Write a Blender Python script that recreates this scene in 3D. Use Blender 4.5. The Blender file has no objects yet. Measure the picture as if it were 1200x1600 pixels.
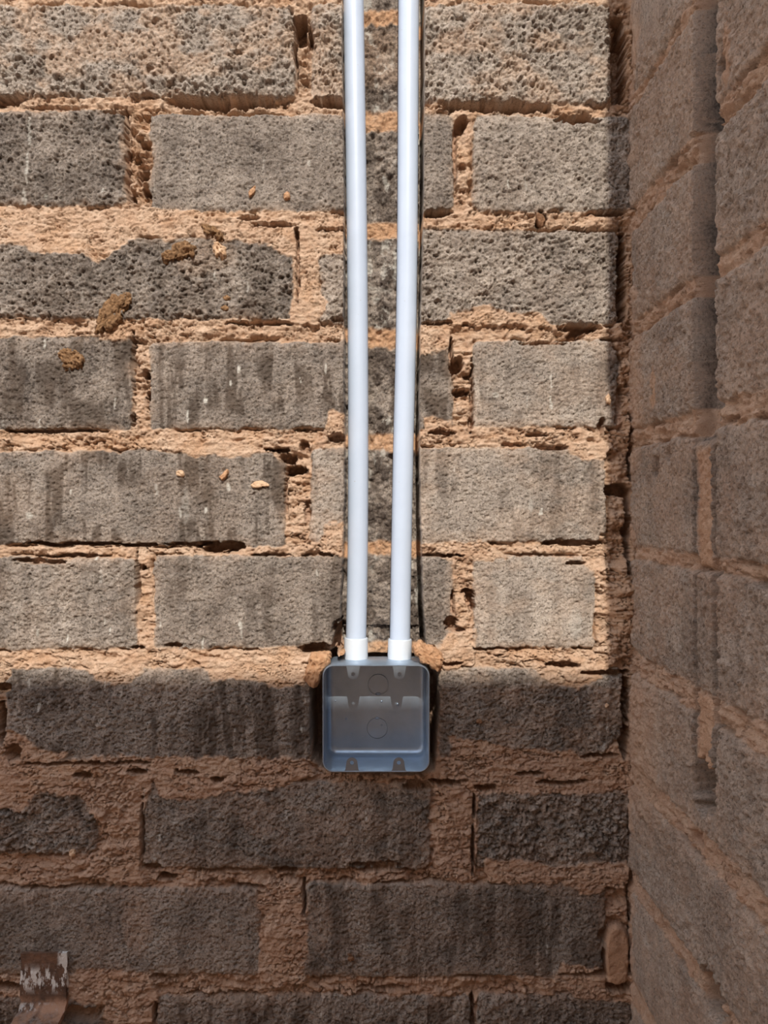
import bpy, bmesh, math, random
import numpy as np
from mathutils import Vector, Matrix

# ------------------------------------------------------------------ camera, sky, sun, exposure
F = 1200.0                 # focal length in pixels of the 1200 x 1600 frame
DIST = 0.73                # camera to the face of the block wall
PX = F / DIST              # pixels per metre on the wall face
scene = bpy.context.scene
COL = scene.collection

cam_data = bpy.data.cameras.new('camera')
cam_data.sensor_fit = 'VERTICAL'
cam_data.sensor_height = 36.0
cam_data.lens = 36.0 * F / 1600.0
cam_data.clip_start = 0.01
cam = bpy.data.objects.new('camera', cam_data)
cam.location = (0.0, -DIST, 0.0)
cam.rotation_euler = (math.pi / 2, 0, 0)
COL.objects.link(cam)
scene.camera = cam

SUN_T = 0.82               # drop of the sunlight per unit of depth
SUN_DX = -0.037            # sideways drift per unit of depth
sun_data = bpy.data.lights.new('sun', 'SUN')
sun_data.energy = 5.2
sun_data.color = (1.0, 0.94, 0.84)
sun_data.angle = math.radians(0.53)
sun = bpy.data.objects.new('sun', sun_data)
sun.rotation_euler = Vector((SUN_DX, 1.0, -SUN_T)).to_track_quat('-Z', 'Y').to_euler()
sun.location = (0.2, -3, 3)
COL.objects.link(sun)

world = bpy.data.worlds.new('sky')
scene.world = world
world.use_nodes = True
wn, wl = world.node_tree.nodes, world.node_tree.links
wn.clear()
w_out = wn.new('ShaderNodeOutputWorld')
w_bg = wn.new('ShaderNodeBackground')
w_tc = wn.new('ShaderNodeTexCoord')
w_sep = wn.new('ShaderNodeSeparateXYZ')
w_ramp = wn.new('ShaderNodeValToRGB')
w_ramp.color_ramp.elements[0].position = 0.0
w_ramp.color_ramp.elements[0].color = (1.0, 0.91, 0.85, 1)
w_ramp.color_ramp.elements[1].position = 1.0
w_ramp.color_ramp.elements[1].color = (0.72, 0.82, 1.0, 1)
wl.new(w_tc.outputs['Generated'], w_sep.inputs[0])
wl.new(w_sep.outputs['Z'], w_ramp.inputs[0])
wl.new(w_ramp.outputs[0], w_bg.inputs[0])
w_bg.inputs[1].default_value = 2.05
wl.new(w_bg.outputs[0], w_out.inputs[0])

scene.view_settings.view_transform = 'Standard'
scene.view_settings.look = 'None'
scene.view_settings.exposure = 0.0
scene.view_settings.gamma = 1.0
scene.view_settings.use_curve_mapping = False

# ------------------------------------------------------------------ small helpers
def at(u, v, y=0.0):
    """point seen at photograph pixel (u, v) at depth y behind the wall face"""
    d = DIST + y
    return Vector(((u - 600.0) * d / F, y, (800.0 - v) * d / F))

def tag(o, label=None, cat=None, group=None, kind=None):
    if label: o['label'] = label
    if cat: o['category'] = cat
    if group: o['group'] = group
    if kind: o['kind'] = kind
    return o

def link(name, me, mat, parent=None):
    o = bpy.data.objects.new(name, me)
    COL.objects.link(o)
    if mat: me.materials.append(mat)
    if parent: o.parent = parent
    return o

def from_bm(name, bm, mat, parent=None, smooth=True):
    bmesh.ops.recalc_face_normals(bm, faces=bm.faces[:])
    me = bpy.data.meshes.new(name)
    bm.to_mesh(me); bm.free()
    if smooth:
        me.polygons.foreach_set('use_smooth', [True] * len(me.polygons))
    return link(name, me, mat, parent)

def empty(name, loc):
    o = bpy.data.objects.new(name, None)
    o.empty_display_size = 0.02
    o.location = loc
    COL.objects.link(o)
    return o

# ------------------------------------------------------------------ noise in numpy
def _hash(ix, iz, seed):
    h = (ix.astype(np.int64) * 374761393 + iz.astype(np.int64) * 668265263 + seed * 1442695041) & 0xFFFFFFFF
    h = ((h ^ (h >> 13)) * 1274126177) & 0xFFFFFFFF
    h = ((h ^ (h >> 16)) * 2246822519) & 0xFFFFFFFF
    return ((h ^ (h >> 15)) & 0xFFFFFF).astype(np.float32) / 16777215.0

def vnoise(x, z, seed):
    ix = np.floor(x); iz = np.floor(z)
    fx = (x - ix).astype(np.float32); fz = (z - iz).astype(np.float32)
    fx = fx * fx * fx * (fx * (fx * 6 - 15) + 10)
    fz = fz * fz * fz * (fz * (fz * 6 - 15) + 10)
    a = _hash(ix, iz, seed); b = _hash(ix + 1, iz, seed)
    c = _hash(ix, iz + 1, seed); d = _hash(ix + 1, iz + 1, seed)
    return (a + (b - a) * fx) * (1 - fz) + (c + (d - c) * fx) * fz      # 0..1

def fbm(x, z, seed, octaves=4, gain=0.5):
    s = 0; amp = 1.0; tot = 0.0
    ca, sa = 0.8, 0.6
    for k in range(octaves):
        s = s + amp * vnoise(x, z, seed + 31 * k)
        tot += amp; amp *= gain
        x, z = (x * ca - z * sa) * 2.03 + 17.3, (x * sa + z * ca) * 2.03 + 5.1
    return s / tot                                                    # 0..1

def worley(x, z, seed):
    ix = np.floor(x); iz = np.floor(z)
    best = np.full(x.shape, 9.0, np.float32); val = np.zeros(x.shape, np.float32)
    second = np.full(x.shape, 9.0, np.float32)
    for dx in (-1, 0, 1):
        for dz in (-1, 0, 1):
            cx, cz = ix + dx, iz + dz
            px = cx + _hash(cx, cz, seed); pz = cz + _hash(cx, cz, seed + 7)
            d = ((px - x) ** 2 + (pz - z) ** 2).astype(np.float32)
            h = _hash(cx, cz, seed + 13)
            near = d < best
            second = np.where(near, best, np.minimum(second, d))
            val = np.where(near, h, val)
            best = np.where(near, d, best)
    return np.sqrt(best), np.sqrt(second), val

def sstep(a, b, x):
    t = np.clip((x - a) / (b - a), 0, 1)
    return t * t * (3 - 2 * t)

def poly_sd(U, V, poly):
    """signed distance (negative inside) to a polygon"""
    d = np.full(U.shape, 1e9, np.float32); inside = np.zeros(U.shape, bool)
    n = len(poly)
    for i in range(n):
        x0, y0 = poly[i]; x1, y1 = poly[(i + 1) % n]
        ex, ey = x1 - x0, y1 - y0
        t = np.clip(((U - x0) * ex + (V - y0) * ey) / (ex * ex + ey * ey + 1e-9), 0, 1)
        d = np.minimum(d, (U - x0 - t * ex) ** 2 + (V - y0 - t * ey) ** 2)
        if y0 != y1:
            c = ((V < y0) != (V < y1)) & (U < x0 + (V - y0) / (y1 - y0) * ex)
            inside ^= c
    d = np.sqrt(d)
    return np.where(inside, -d, d)

def seg_d(U, V, pts):
    d = np.full(U.shape, 1e9, np.float32)
    for (x0, y0), (x1, y1) in zip(pts[:-1], pts[1:]):
        ex, ey = x1 - x0, y1 - y0
        t = np.clip(((U - x0) * ex + (V - y0) * ey) / (ex * ex + ey * ey + 1e-9), 0, 1)
        d = np.minimum(d, (U - x0 - t * ex) ** 2 + (V - y0 - t * ey) ** 2)
    return np.sqrt(d)

def axis(segs):
    """monotone coordinates from (start, end, step) runs"""
    out = []
    for a, b, st in segs:
        n = max(1, int(round((b - a) / st)))
        out.append(np.linspace(a, b, n, endpoint=False))
    out.append(np.array([segs[-1][1]]))
    return np.concatenate(out)

# ------------------------------------------------------------------ materials
class Nodes:
    def __init__(self, name):
        self.m = bpy.data.materials.new(name)
        self.m.use_nodes = True
        self.n, self.l = self.m.node_tree.nodes, self.m.node_tree.links
        self.b = self.n['Principled BSDF']
        self.co = self.n.new('ShaderNodeTexCoord').outputs['Object']
    def put(self, sock, val):
        if hasattr(val, 'is_output'): self.l.new(val, sock)
        else: sock.default_value = val
    def noise(self, scale, detail=4, rough=0.55, stretch=None, dist=0.0):
        t = self.n.new('ShaderNodeTexNoise')
        t.inputs['Scale'].default_value = scale
        t.inputs['Detail'].default_value = detail
        t.inputs['Roughness'].default_value = rough
        t.inputs['Distortion'].default_value = dist
        if stretch:
            mp = self.n.new('ShaderNodeMapping'); mp.inputs['Scale'].default_value = stretch
            self.l.new(self.co, mp.inputs[0]); self.l.new(mp.outputs[0], t.inputs['Vector'])
        else: self.l.new(self.co, t.inputs['Vector'])
        return t.outputs['Fac']
    def voro(self, scale, out='Distance'):
        t = self.n.new('ShaderNodeTexVoronoi'); t.inputs['Scale'].default_value = scale
        self.l.new(self.co, t.inputs['Vector'])
        return t.outputs[out]
    def attr(self, name):
        a = self.n.new('ShaderNodeAttribute'); a.attribute_name = name
        return a.outputs['Fac']
    def range(self, v, a, b, c=0.0, d=1.0, smooth=False):
        r = self.n.new('ShaderNodeMapRange')
        if smooth: r.interpolation_type = 'SMOOTHSTEP'
        self.put(r.inputs[0], v)
        for i, x in enumerate((a, b, c, d)): self.put(r.inputs[1 + i], x)
        return r.outputs[0]
    def math(self, op, a, b=0.0):
        m = self.n.new('ShaderNodeMath'); m.operation = op
        self.put(m.inputs[0], a); self.put(m.inputs[1], b)
        return m.outputs[0]
    def mix(self, f, a, b, blend='MIX'):
        m = self.n.new('ShaderNodeMix'); m.data_type = 'RGBA'; m.blend_type = blend
        m.clamp_factor = True
        self.put(m.inputs[0], f)
        for s, v in ((m.inputs[6], a), (m.inputs[7], b)):
            if isinstance(v, tuple): v = (*v, 1.0) if len(v) == 3 else v
            self.put(s, v)
        return m.outputs[2]
    def bump(self, h, dist, strength=1.0, prev=None):
        b = self.n.new('ShaderNodeBump')
        b.inputs['Strength'].default_value = strength
        b.inputs['Distance'].default_value = dist
        self.l.new(h, b.inputs['Height'])
        if prev: self.l.new(prev, b.inputs['Normal'])
        return b.outputs[0]
    def done(self, color=None, rough=None, metal=None, normal=None):
        if color is not None:
            if isinstance(color, tuple): color = (*color, 1.0)
            self.put(self.b.inputs['Base Color'], color)
        if rough is not None: self.put(self.b.inputs['Roughness'], rough)
        if metal is not None: self.put(self.b.inputs['Metallic'], metal)
        if normal is not None: self.l.new(normal, self.b.inputs['Normal'])
        return self.m

def masonry_material():
    k = Nodes('block_masonry')
    mortar, tone, stain = k.attr('mortar'), k.attr('tone'), k.attr('stain')
    dust, lime, fresh, warm = k.attr('dust'), k.attr('lime'), k.attr('fresh'), k.attr('warm')
    grain = k.noise(420, 3, 0.6)
    blotch = k.noise(45, 4, 0.6)
    fleck = k.noise(900, 2, 0.5)
    t2 = k.math('ADD', tone, k.range(grain, 0.3, 0.7, -0.20, 0.20))
    t2 = k.math('ADD', t2, k.range(blotch, 0.3, 0.7, -0.12, 0.12))
    block = k.mix(t2, (0.074, 0.059, 0.051), (0.57, 0.485, 0.41))
    block = k.mix(k.range(k.noise(560, 3, 0.65), 0.36, 0.45, 0.75, 0.0), block, (0.040, 0.031, 0.025))  # dark dots: shade of tiny pits painted into the block colour
    block = k.mix(k.math('MULTIPLY', stain, 0.8), block, (0.085, 0.062, 0.047))
    ms = k.range(k.noise(60, 5, 0.65), 0.3, 0.72)
    mort = k.mix(ms, (0.56, 0.35, 0.225), (0.73, 0.54, 0.395))
    mort = k.mix(k.math('MULTIPLY', fresh, 0.7), mort, (0.58, 0.31, 0.15))
    mort = k.mix(k.math('MULTIPLY', warm, 0.8), mort, (0.48, 0.29, 0.205))
    mort = k.mix(k.range(k.noise(480, 3, 0.65, (1.0, 1.0, 2.2)), 0.32, 0.43, 0.55, 0.0), mort, (0.20, 0.105, 0.06))  # likewise for mortar: shade of fine crevices put into its colour
    smear = k.mix(0.35, mort, block)
    c = k.mix(k.math('MULTIPLY', dust, k.range(grain, 0.25, 0.65, 0.25, 1.0)), block, smear)
    c = k.mix(mortar, c, mort)
    c = k.mix(k.math('MULTIPLY', lime, 0.9), c, (0.72, 0.69, 0.62))
    n1 = k.bump(k.noise(380, 6, 0.72), 0.0022, 1.0)
    n2 = k.bump(k.noise(900, 3, 0.7, (1.0, 1.0, 1.6)), 0.0012, 1.0, n1)
    k.b.inputs['Specular IOR Level'].default_value = 0.2
    return k.done(c, 0.93, 0.0, n2)

def lump_material(name, dark, light, scale=120):
    k = Nodes(name)
    c = k.mix(k.range(k.noise(scale, 5, 0.65), 0.3, 0.7), dark, light)
    n = k.bump(k.noise(420, 6, 0.75), 0.0024, 1.0)
    k.b.inputs['Specular IOR Level'].default_value = 0.2
    return k.done(c, 0.92, 0.0, n)

def pvc_material(name, base):
    k = Nodes(name)
    c = k.mix(k.range(k.noise(30, 5, 0.6), 0.35, 0.75, 0.0, 0.5), base, (base[0] * 0.86, base[1] * 0.87, base[2] * 0.88))
    spots = k.range(k.noise(260, 2, 0.5), 0.74, 0.80)
    c = k.mix(k.math('MULTIPLY', spots, 0.55), c, (0.35, 0.30, 0.26))
    return k.done(c, 0.34, 0.0, k.bump(k.noise(90, 3, 0.5), 0.0004, 0.25))

def zinc_material(name, base, rough=0.42):
    k = Nodes(name)
    cloud = k.noise(38, 5, 0.6)
    c = k.mix(k.range(cloud, 0.3, 0.7), tuple(0.82 * x for x in base), base)
    scr = k.noise(160, 4, 0.6, (1.0, 1.0, 9.0))
    c = k.mix(k.range(scr, 0.66, 0.74, 0.0, 0.35), c, (0.75, 0.77, 0.80))
    dirt = k.range(k.noise(60, 6, 0.65), 0.66, 0.76)
    c = k.mix(k.math('MULTIPLY', dirt, 0.3), c, (0.26, 0.20, 0.14))
    r = k.range(k.noise(85, 4, 0.6), 0.3, 0.7, rough - 0.08, rough + 0.12)
    n = k.bump(k.noise(45, 2, 0.5), 0.0008, 0.15)
    return k.done(c, r, 0.74, n)

def rust_material():
    k = Nodes('rusted_steel')
    c = k.mix(k.range(k.noise(120, 5, 0.65), 0.3, 0.7), (0.016, 0.008, 0.005), (0.13, 0.06, 0.03))
    paint = k.math('MULTIPLY', k.range(k.noise(190, 4, 0.65, (1.0, 1.0, 0.38)), 0.47, 0.53), k.attr('paint'))
    c = k.mix(paint, c, (0.62, 0.61, 0.58))
    leg_brown = k.math('MULTIPLY', k.range(k.noise(70, 5, 0.6), 0.35, 0.6), k.attr('leg_brown'))
    c = k.mix(leg_brown, c, (0.30, 0.16, 0.095))  # lighter brown mixed mostly over the bend and projecting leg
    n = k.bump(k.noise(260, 5, 0.65), 0.0016, 0.8)
    return k.done(c, 0.72, 0.0, n)

def soil_material():
    k = Nodes('red_soil')
    c = k.mix(k.noise(6, 6, 0.6), (0.30, 0.15, 0.08), (0.48, 0.28, 0.16))
    return k.done(c, 0.95, 0.0, k.bump(k.noise(40, 6, 0.7), 0.01, 0.6))

def plain_blocks_material():
    k = Nodes('far_block_wall')
    bt = k.n.new('ShaderNodeTexBrick')
    mp = k.n.new('ShaderNodeMapping'); mp.inputs['Rotation'].default_value = (math.pi / 2, 0, 0)
    k.l.new(k.co, mp.inputs[0]); k.l.new(mp.outputs[0], bt.inputs['Vector'])
    bt.inputs['Scale'].default_value = 1.0
    bt.inputs['Brick Width'].default_value = 0.31
    bt.inputs['Row Height'].default_value = 0.105
    bt.inputs['Mortar Size'].default_value = 0.009
    bt.inputs['Color1'].default_value = (0.20, 0.165, 0.13, 1)
    bt.inputs['Color2'].default_value = (0.28, 0.23, 0.18, 1)
    bt.inputs['Mortar'].default_value = (0.52, 0.33, 0.20, 1)
    return k.done(bt.outputs['Color'], 0.95, 0.0, k.bump(k.noise(120, 5, 0.7), 0.003, 0.6))

M_WALL = masonry_material()
M_SOIL = soil_material()
M_FAR = plain_blocks_material()
M_PVC = pvc_material('white_plastic_conduit', (0.46, 0.535, 0.655))
M_COUP = pvc_material('white_plastic_coupling', (0.53, 0.57, 0.62))
M_ZINC = zinc_material('galvanised_steel', (0.40, 0.495, 0.61), 0.36)
M_LUG = zinc_material('galvanised_lug', (0.26, 0.30, 0.345), 0.40)
M_RUST = rust_material()
M_CHUNK = lump_material('orange_mortar', (0.44, 0.225, 0.115), (0.62, 0.38, 0.225), 180)
M_PALE = lump_material('pale_mortar', (0.62, 0.38, 0.22), (0.74, 0.53, 0.36))
M_BROWN = lump_material('brown_mortar', (0.12, 0.062, 0.030), (0.40, 0.235, 0.12), 260)
M_DARKLUMP = lump_material('dark_brown_mortar', (0.16, 0.085, 0.05), (0.30, 0.16, 0.085))

# ------------------------------------------------------------------ the back wall: courses of blocks in red mortar
# (u0, v0, u1, v1, roughness, tone, stain, dust) in photograph pixels on the wall face
BLOCKS = [
    (-30, 8, 461, 150, 1.0, .66, .05, .85), (487, 4, 955, 160, 1.0, .72, .05, .62),
    (-280, 172, 195, 321, .65, .30, .20, .04), (235, 178, 709, 328, .22, .44, .12, .02), (740, 180, 985, 330, .50, .62, .05, .08),
    (-30, 372, 463, 497, .95, .36, .22, .05), (500, 358, 967, 505, .85, .60, .05, .08),
    (-280, 526, 205, 672, .30, .33, .45, .04), (233, 533, 706, 670, .18, .40, .55, .06), (738, 532, 967, 667, .18, .66, .30, .22),
    (-30, 705, 446, 852, .20, .42, .60, .10), (485, 700, 947, 848, .20, .62, .30, .26),
    (-280, 872, 211, 1015, .36, .52, .25, .12), (240, 868, 707, 1012, .22, .44, .30, .06), (740, 868, 930, 1012, .12, .80, .20, .25),
    (8, 1046, 485, 1190, .25, .44, .50, .06), (685, 1045, 973, 1183, .36, .54, .2, .4),
    (-250, 1222, 150, 1335, .95, .36, .3, .35), (225, 1224, 672, 1358, .32, .46, .35, .3), (742, 1222, 986, 1358, 1.0, .42, .15, .2),
    (-90, 1388, 405, 1522, .16, .50, .30, .2), (475, 1381, 947, 1526, .16, .46, .40, .15),
    (-300, 1560, 160, 1698, .3, .20, .5, .15), (243, 1557, 737, 1698, .3, .40, .55, .15), (746, 1556, 988, 1698, .5, .36, .3, .15),
]
rng = random.Random(5)
ROWS = [(6, 155), (174, 326), (362, 503), (530, 670), (703, 850), (870, 1013), (1046, 1187), (1222, 1356), (1386, 1524), (1558, 1698)]
for r, (a, b) in enumerate(ROWS):                                  # the courses run on to the left of the frame
    left = min(B[0] for B in BLOCKS if abs(B[1] - a) < 30)
    while left > -1300:
        BLOCKS.append((left - 505, a + 2, left - 28, b, rng.uniform(.2, .9), rng.uniform(.3, .55), .3, .1))
        left -= 505
for k in range(1, 10):                                             # and above and below it
    for sgn, base in ((-1, 6), (1, 1558)):
        if sgn == 1 and k > 4: continue
        v0 = base + sgn * k * 172
        off = 0 if k % 2 else -250
        u = off + 470
        while u > -1300:
            BLOCKS.append((u - 477, v0, u, v0 + 146, rng.uniform(.2, .9), rng.uniform(.3, .55), .3, .1)); u -= 505
        BLOCKS.append((off + 498, v0, min(off + 975, 985), v0 + 146, .5, .45, .3, .1))
        if off < 0: BLOCKS.append((off + 1003, v0, 985, v0 + 146, .5, .5, .2, .1))

# mortar smeared over block faces: (polygon, lift in mm)
SMEARS = [
    ([(-60, 322), (300, 326), (470, 345), (465, 400), (452, 402), (425, 384), (372, 377), (345, 378), (300, 372), (262, 378), (236, 366),
      (205, 378), (165, 402), (150, 414), (135, 398), (75, 398), (40, 386), (0, 380), (-60, 382)], 1.2),
    ([(455, 350), (538, 345), (538, 398), (502, 405), (497, 450), (515, 470), (498, 505), (455, 505)], 0.8),
    ([(-30, -10), (46, -10), (50, 10), (38, 24), (22, 12), (-30, 14)], 1.0),
    ([(146, 1180), (228, 1180), (240, 1215), (222, 1290), (225, 1380), (120, 1375), (160, 1330), (170, 1300), (120, 1245)], 1.5),
    ([(-20, 1190), (225, 1185), (150, 1250), (70, 1235), (30, 1270), (-20, 1260)], 1.2),
    ([(225, 1180), (480, 1185), (500, 1215), (430, 1232), (360, 1242), (300, 1250), (250, 1245)], 0.6),
    ([(130, 1030), (235, 1030), (216, 1058), (190, 1074), (150, 1064)], 0.8),
    ([(300, 1030), (484, 1030), (474, 1072), (440, 1078), (400, 1066), (330, 1062)], 0.5),
    ([(836, 1036), (962, 1036), (940, 1058), (905, 1078), (872, 1074), (846, 1056)], 1.0),
    ([(700, 1150), (800, 1165), (930, 1178), (990, 1150), (990, 1240), (700, 1240)], 0.9),
    ([(690, 508), (702, 490), (768, 478), (800, 492), (846, 488), (862, 512)], 0.8),
    ([(665, 1180), (748, 1180), (744, 1375), (690, 1375), (672, 1340), (700, 1270)], 1.0),
    ([(760, 1340), (880, 1350), (985, 1345), (984, 1380), (966, 1392), (948, 1384), (935, 1402), (905, 1398), (890, 1384), (760, 1378)], 2.2),
    ([(396, 1375), (480, 1375), (478, 1535), (410, 1535), (400, 1500), (420, 1440), (404, 1420)], 0.8),
    ([(100, 1520), (242, 1515), (244, 1600), (160, 1600), (150, 1575), (100, 1560)], 0.5),
    ([(880, 1500), (950, 1515), (1000, 1530), (1000, 1565), (900, 1560), (860, 1530)], 1.5),
    ([(700, 985), (742, 985), (745, 1045), (690, 1045), (675, 1030)], 1.2),
    ([(664, 655), (706, 655), (706, 690), (660, 690)], 0.5), ([(648, 520), (708, 515), (704, 548), (650, 552)], 0.3),
    ([(660, 846), (760, 846), (800, 872), (742, 880), (690, 874)], 0.4),
    ([(870, 690), (950, 690), (945, 720), (905, 716)], 0.4),
    ([(240, 690), (400, 688), (440, 708), (350, 716), (300, 712)], 0.4),
    ([(515, 640), (545, 640), (545, 690), (500, 690)], 0.3), ([(505, 820), (545, 810), (545, 872), (500, 870)], 0.5),
    ([(-20, 1150), (20, 1140), (60, 1165), (110, 1180), (40, 1210), (-20, 1210)], 0.5),
    ([(150, 515), (175, 505), (215, 505), (215, 530), (150, 530)], 0.4),
]
# dark pockets and open joints: (u, v, half width, half height, depth in mm)
GAPS = [
    (350, 159, 82, 10, 24), (300, 156, 40, 6, 14), (512, 158, 26, 8, 14), (770, 167, 88, 9, 22), (905, 186, 34, 8, 13), (12, 155, 22, 7, 13),
    (470, 45, 11, 26, 24), (463, 90, 3, 40, 16), (484, 60, 4, 20, 14), (180, 176, 22, 4, 8), (90, 166, 50, 3, 6),
    (198, 205, 3, 36, 11), (199, 275, 3, 46, 9), (226, 226, 9, 9, 22), (222, 275, 9, 11, 18), (204, 306, 8, 12, 18), (228, 300, 6, 6, 12), (212, 248, 6, 5, 12),
    (686, 332, 22, 7, 18), (720, 195, 10, 14, 16), (711, 240, 3, 50, 8), (722, 262, 7, 6, 7), (722, 296, 7, 5, 7),
    (845, 340, 9, 14, 14), (845, 358, 24, 3, 9), (865, 330, 12, 3, 8), (955, 332, 24, 5, 12), (925, 358, 40, 3, 9),
    (462, 366, 4, 10, 12), (465, 420, 2.5, 60, 7), (412, 504, 52, 4, 12), (530, 498, 14, 4, 10), (515, 358, 24, 3, 9), (390, 340, 18, 5, 9), (430, 352, 40, 4, 6),
    (908, 512, 34, 7, 20), (900, 522, 14, 6, 16), (680, 503, 26, 3, 8), (960, 530, 20, 3, 8), (850, 535, 40, 3, 6),
    (207, 565, 3, 45, 18), (72, 673, 76, 3, 12), (227, 585, 5, 9, 16), (229, 620, 5, 12, 16), (208, 655, 5, 10, 12), (215, 568, 8, 4, 8),
    (713, 572, 9, 14, 20), (706, 560, 3, 35, 16), (720, 613, 16, 5, 18), (728, 588, 8, 6, 12), (737, 610, 3, 50, 12), (735, 660, 4, 14, 9),
    (432, 704, 20, 4, 18), (462, 735, 20, 9, 24), (450, 717, 12, 7, 18), (447, 760, 2.5, 50, 10), (527, 683, 13, 7, 14), (475, 700, 8, 10, 10),
    (690, 674, 22, 4, 9), (860, 700, 28, 4, 9), (840, 680, 20, 3, 8), (800, 694, 20, 3, 6), (480, 800, 6, 20, 6),
    (110, 850, 85, 3, 14), (215, 851, 30, 3, 12), (345, 855, 36, 9, 22), (285, 850, 30, 3, 10), (60, 877, 40, 4, 10), (110, 868, 50, 2.5, 9), (500, 868, 30, 3, 9),
    (425, 866, 30, 3, 7), (212, 905, 2.8, 45, 14), (222, 888, 6, 5, 12), (215, 1012, 12, 3, 10), (270, 1008, 14, 4, 8),
    (735, 938, 7, 18, 18), (731, 925, 9, 4, 14), (704, 976, 10, 10, 14), (707, 940, 3, 20, 12), (718, 985, 12, 4, 9), (690, 868, 40, 3, 10), (860, 868, 60, 2.5, 7),
    (900, 880, 20, 3, 8), (765, 1014, 26, 2.5, 7), (880, 1040, 26, 5, 12), (950, 1052, 40, 4, 10), (700, 1037, 26, 3, 9), (890, 847, 50, 4, 10),
    (540, 930, 4, 50, 12), (505, 1016, 36, 9, 24), (530, 995, 10, 24, 28), (4, 1075, 14, 8, 14), (0, 1130, 7, 38, 26),
    (967, 92, 12, 70, 24), (972, 430, 7, 72, 28), (966, 765, 20, 11, 24), (979, 830, 5, 70, 22), (979, 1095, 8, 44, 30), (975, 1160, 7, 24, 18), (940, 1180, 30, 4, 12), (968, 640, 5, 40, 6),
    (985, 700, 4, 60, 14), (986, 1440, 4, 70, 16), (985, 1280, 6, 20, 16), (941, 668, 5, 14, 10),
    (222, 1298, 3, 48, 14), (739, 1330, 2.6, 40, 14), (740, 1262, 2.6, 22, 12), (215, 1205, 14, 5, 12), (100, 1193, 60, 3, 9), (190, 1191, 50, 3, 9), (130, 1212, 14, 5, 9), (20, 1175, 12, 12, 10), (290, 1207, 18, 4, 9),
    (340, 1216, 10, 5, 9), (445, 1360, 18, 6, 16), (590, 1352, 40, 5, 12), (600, 1360, 70, 3, 10), (262, 1372, 16, 7, 16), (350, 1361, 70, 3, 9), (240, 1355, 14, 6, 9), (390, 1386, 26, 4, 9), (880, 1222, 40, 4, 10), (830, 1208, 24, 4, 10), (700, 1222, 30, 5, 12), (760, 1232, 20, 6, 9), (655, 1230, 22, 9, 10),
    (475, 1402, 3, 30, 12), (640, 1380, 60, 2.5, 7), (90, 1388, 90, 2.5, 8), (740, 1527, 20, 3, 9), (500, 1530, 16, 3, 9), (245, 1528, 12, 4, 9), (940, 1520, 14, 6, 12), (905, 1522, 30, 3, 9), (945, 1500, 3, 20, 10),
    (241, 1585, 2.8, 28, 14), (350, 1554, 60, 2.5, 9), (738, 1590, 3.5, 34, 14), (966, 1540, 22, 8, 18), (945, 1465, 9, 10, 9), (10, 1542, 20, 8, 14), (130, 1585, 30, 14, 8), (600, 1545, 40, 4, 9),
]
CHIPS = [(445, 702, 22), (955, 880, 26), (925, 872, 26), (968, 1178, 30), (985, 1060, 26), (12, 1050, 18), (240, 872, 14), (545, 1005, 26), (707, 1000, 20), (967, 535, 20), (940, 846, 14), (946, 700, 16)]

CHASE_L = [(-2000, 534), (0, 534), (300, 537), (500, 536), (760, 538), (905, 534), (925, 531), (1000, 531), (1020, 531), (1060, 531)]
CHASE_R = [(-2000, 664), (0, 664), (300, 662.5), (480, 658), (620, 655.5), (700, 656), (850, 658.5), (940, 661.5), (985, 665), (1020, 667)]
KERF_W = [(-2000, 8), (0, 8), (100, 6), (200, 4.5), (400, 4), (600, 3.5), (700, 4.5), (900, 6), (1000, 7)]
FRESH_BANDS = [(-18, 8), (146, 176), (328, 356), (500, 530), (672, 702), (846, 870), (1010, 1040)]

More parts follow.
